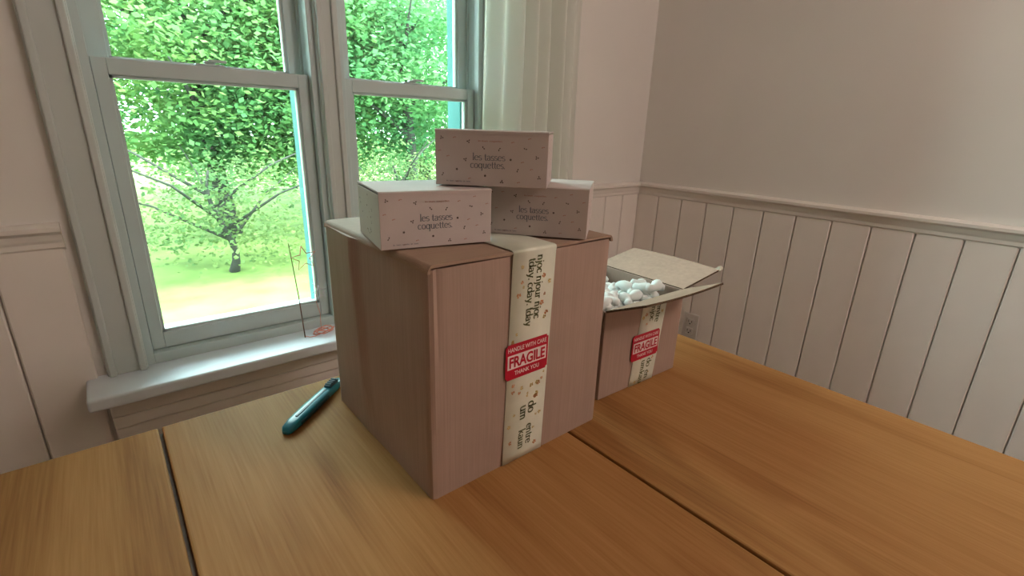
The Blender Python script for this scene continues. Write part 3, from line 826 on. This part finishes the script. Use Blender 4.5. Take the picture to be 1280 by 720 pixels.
# ------------------------------------------------------------------ curtain on a rod
def curtain(x0, x1, label):
    cu = empty('curtain', ((x0+x1)/2, YW-.095, 0), label=label, cat='curtain')
    v, f = [], []; nx, nz = 150, 18; w = x1-x0
    for j in range(nz+1):
        zz = .03+(2.16-.03)*j/nz
        sq = 1-.05*sstep(0, 1, 1-j/nz)
        for i in range(nx+1):
            a = i/nx
            ph = a*2*math.pi*6.5+.5*math.sin(a*9+1)
            am = .026+.009*math.sin(a*17+2)
            yy = am*math.sin(ph+.10*math.sin(j*.35))+.005*math.sin(a*41+j*.15)
            v.append(((a-.5)*w+.004*math.sin(j*.5+a*5)-.0*sq, yy, zz))
    for j in range(nz):
        for i in range(nx): f.append((j*(nx+1)+i, j*(nx+1)+i+1, (j+1)*(nx+1)+i+1, (j+1)*(nx+1)+i))
    from_py('fabric', v, f, M['curtain'], cu, smooth=True)
    # hem and side seam
    return cu
curtain(.958, 1.352, 'sheer white curtain hanging in folds at the right of the window')
rod = empty('curtain_rod', (.5, YW-.095, 2.18), label='thin white curtain rod above the two windows', cat='rod')
v, f = tube_pts([(-.75, 0, 0), (.95, 0, 0)], .009, 10); from_py('pole', v, f, M['metal'], rod, smooth=True)
for xx in (-.7, .9):
    boxes('bracket', [(xx-.008, xx+.008, -.005, .095, -.008, .008)], M['metal'], rod)

# ------------------------------------------------------------------ socket on the right wall
so_ = empty('wall_outlet', (XR-.0125, 1.008, TZ-.355), R(-90), label='white wall outlet low on the panelled wall beside the open box', cat='outlet')
boxes('cover_plate', [(-.036, .036, -.006, 0, -.058, .058)], M['socket'], so_, bevel=.003, seg=2)
for zc in (-.021, .021):
    s1 = boxes('socket_face', [(-.017, .017, -.0085, -.005, zc-.0145, zc+.0145)], M['socket'], so_, bevel=.004, seg=2)
    boxes('slot', [(-.0085, -.0060, -.0092, -.008, zc-.003, zc+.007), (.0060, .0085, -.0092, -.008, zc-.003, zc+.007), (-.003, .003, -.0092, -.008, zc-.0115, zc-.006)], M['slot'], s1)

# ------------------------------------------------------------------ garden outside: lawn, trees
G = -.55
lawn = boxes('lawn', [(-25, 40, YW+.6, 60, G-.3, G)], M['lawn'])
tag(lawn, 'green lawn outside below the trees', 'lawn', kind='stuff')
boxes('exterior_wall', [(XL-.3, XR+.3, YW+T, YW+T+.02, G, 0)], M['siding'], kind='structure')
def tree(name, base, h, tr, crowns, nclu, nleaf, size, mat, label, seed, lean=(0, 0)):
    rnd = random.Random(seed)
    root = empty(name, base, label=label, cat='tree', group='trees outside the windows')
    pts = [(lean[0]*a*a+.10*math.sin(a*5+seed), lean[1]*a*a+.08*math.cos(a*4+seed), h*a) for a in [i/9 for i in range(10)]]
    v, f = tube_pts(pts, [tr*(1-.75*i/9)*(1.25 if i == 0 else 1) for i in range(10)], 10)
    for k in range(7):
        a0 = .35+.5*k/7; i0 = int(a0*9); p = Vector(pts[i0]); an = k*2.4+seed
        q = [p, p+Vector((math.cos(an)*.7, math.sin(an)*.7, .45)), p+Vector((math.cos(an)*1.6, math.sin(an)*1.6, .8))]
        v2, f2 = tube_pts(q, [tr*.4, tr*.25, tr*.08], 6); kk = len(v); v += v2; f += [tuple(i+kk for i in t_) for t_ in f2]
    from_py('trunk', v, f, M['bark'], root, smooth=True)
    v, f = [], []
    for _ in range(nclu):
        c = rnd.choice(crowns)
        while True:
            d = Vector((rnd.uniform(-1, 1), rnd.uniform(-1, 1), rnd.uniform(-1, 1)))
            if d.length < 1: break
        cc = Vector((c[0]+d.x*c[3], c[1]+d.y*c[4], c[2]+d.z*c[5]))
        sd = rnd.uniform(.18, .38)
        for _ in range(int(nleaf*2.1)):
            p = cc+Vector((rnd.gauss(0, sd*1.2), rnd.gauss(0, sd), rnd.gauss(0, sd*.5)))
            p.z = max(p.z, .10)
            s_ = size*.66*rnd.uniform(.6, 1.4)
            ax = Vector((rnd.gauss(0, 1), rnd.gauss(0, 1), rnd.gauss(0, .45))).normalized()
            up = Vector((rnd.gauss(0, .55), rnd.gauss(0, .55), 1)).normalized()
            sd_ = ax.cross(up)
            if sd_.length < .1: continue
            sd_.normalize(); k = len(v)
            v += [p-ax*s_*.5, p+sd_*s_*.42-up*s_*.08, p+ax*s_*.55-up*s_*.12, p-sd_*s_*.42-up*s_*.08]
            f += [(k, k+1, k+2), (k, k+2, k+3)]
    o = from_py('foliage', v, f, mat, root); o['kind'] = 'stuff'
    return root
tree('maple_tree', (4.25, 8.0, G), 4.6, .12, [(0, 0, 2.9, 2.0, 1.3, 1.9), (-1.2, .3, 2.6, 1.6, 1.2, 1.7)], 235, 75, .12, M['leaf'][0], 'maple tree with grey trunk behind the middle window', 1)
tree('maple_tree', (1.4, 8.8, G), 4.8, .13, [(0, 0, 2.8, 2.0, 1.3, 2.0), (.9, -.3, 2.4, 1.6, 1.0, 1.7)], 235, 75, .12, M['leaf'][1], 'bright green tree between the two windows', 2)
tree('maple_tree', (6.6, 11.5, G), 5.4, .16, [(0, 0, 3.2, 2.4, 1.6, 2.3), (-2.2, 0, 3.0, 2.4, 1.4, 2.2)], 270, 75, .13, M['leaf'][0], 'tall dense tree farthest to the right outside', 3)
tree('maple_tree', (-1.6, 7.8, G), 4.4, .13, [(0, 0, 2.6, 1.8, 1.3, 1.9)], 200, 75, .12, M['leaf'][1], 'leafy tree outside the left window', 4)
tree('maple_tree', (2.2, 14.5, G), 6.0, .16, [(0, 0, 3.4, 3.6, 1.6, 2.8)], 190, 70, .17, M['leaf'][0], 'farthest tree seen dimly behind the bright green one', 8)
tree('shrub', (3.2, 6.4, G), 1.2, .05, [(0, 0, .75, .9, .6, .6)], 34, 60, .07, M['leaf'][2], 'low shrub under the maple with grey trunk', 5)
tree('shrub', (5.6, 9.8, G), 1.5, .05, [(0, 0, .9, 1.1, .7, .8)], 36, 60, .08, M['leaf'][2], 'rounded shrub beyond the maple with grey trunk', 6)
tree('shrub', (1.0, 6.4, G), 1.2, .05, [(0, 0, .7, .9, .6, .6)], 34, 60, .07, M['leaf'][2], 'low shrub outside the left window', 7)
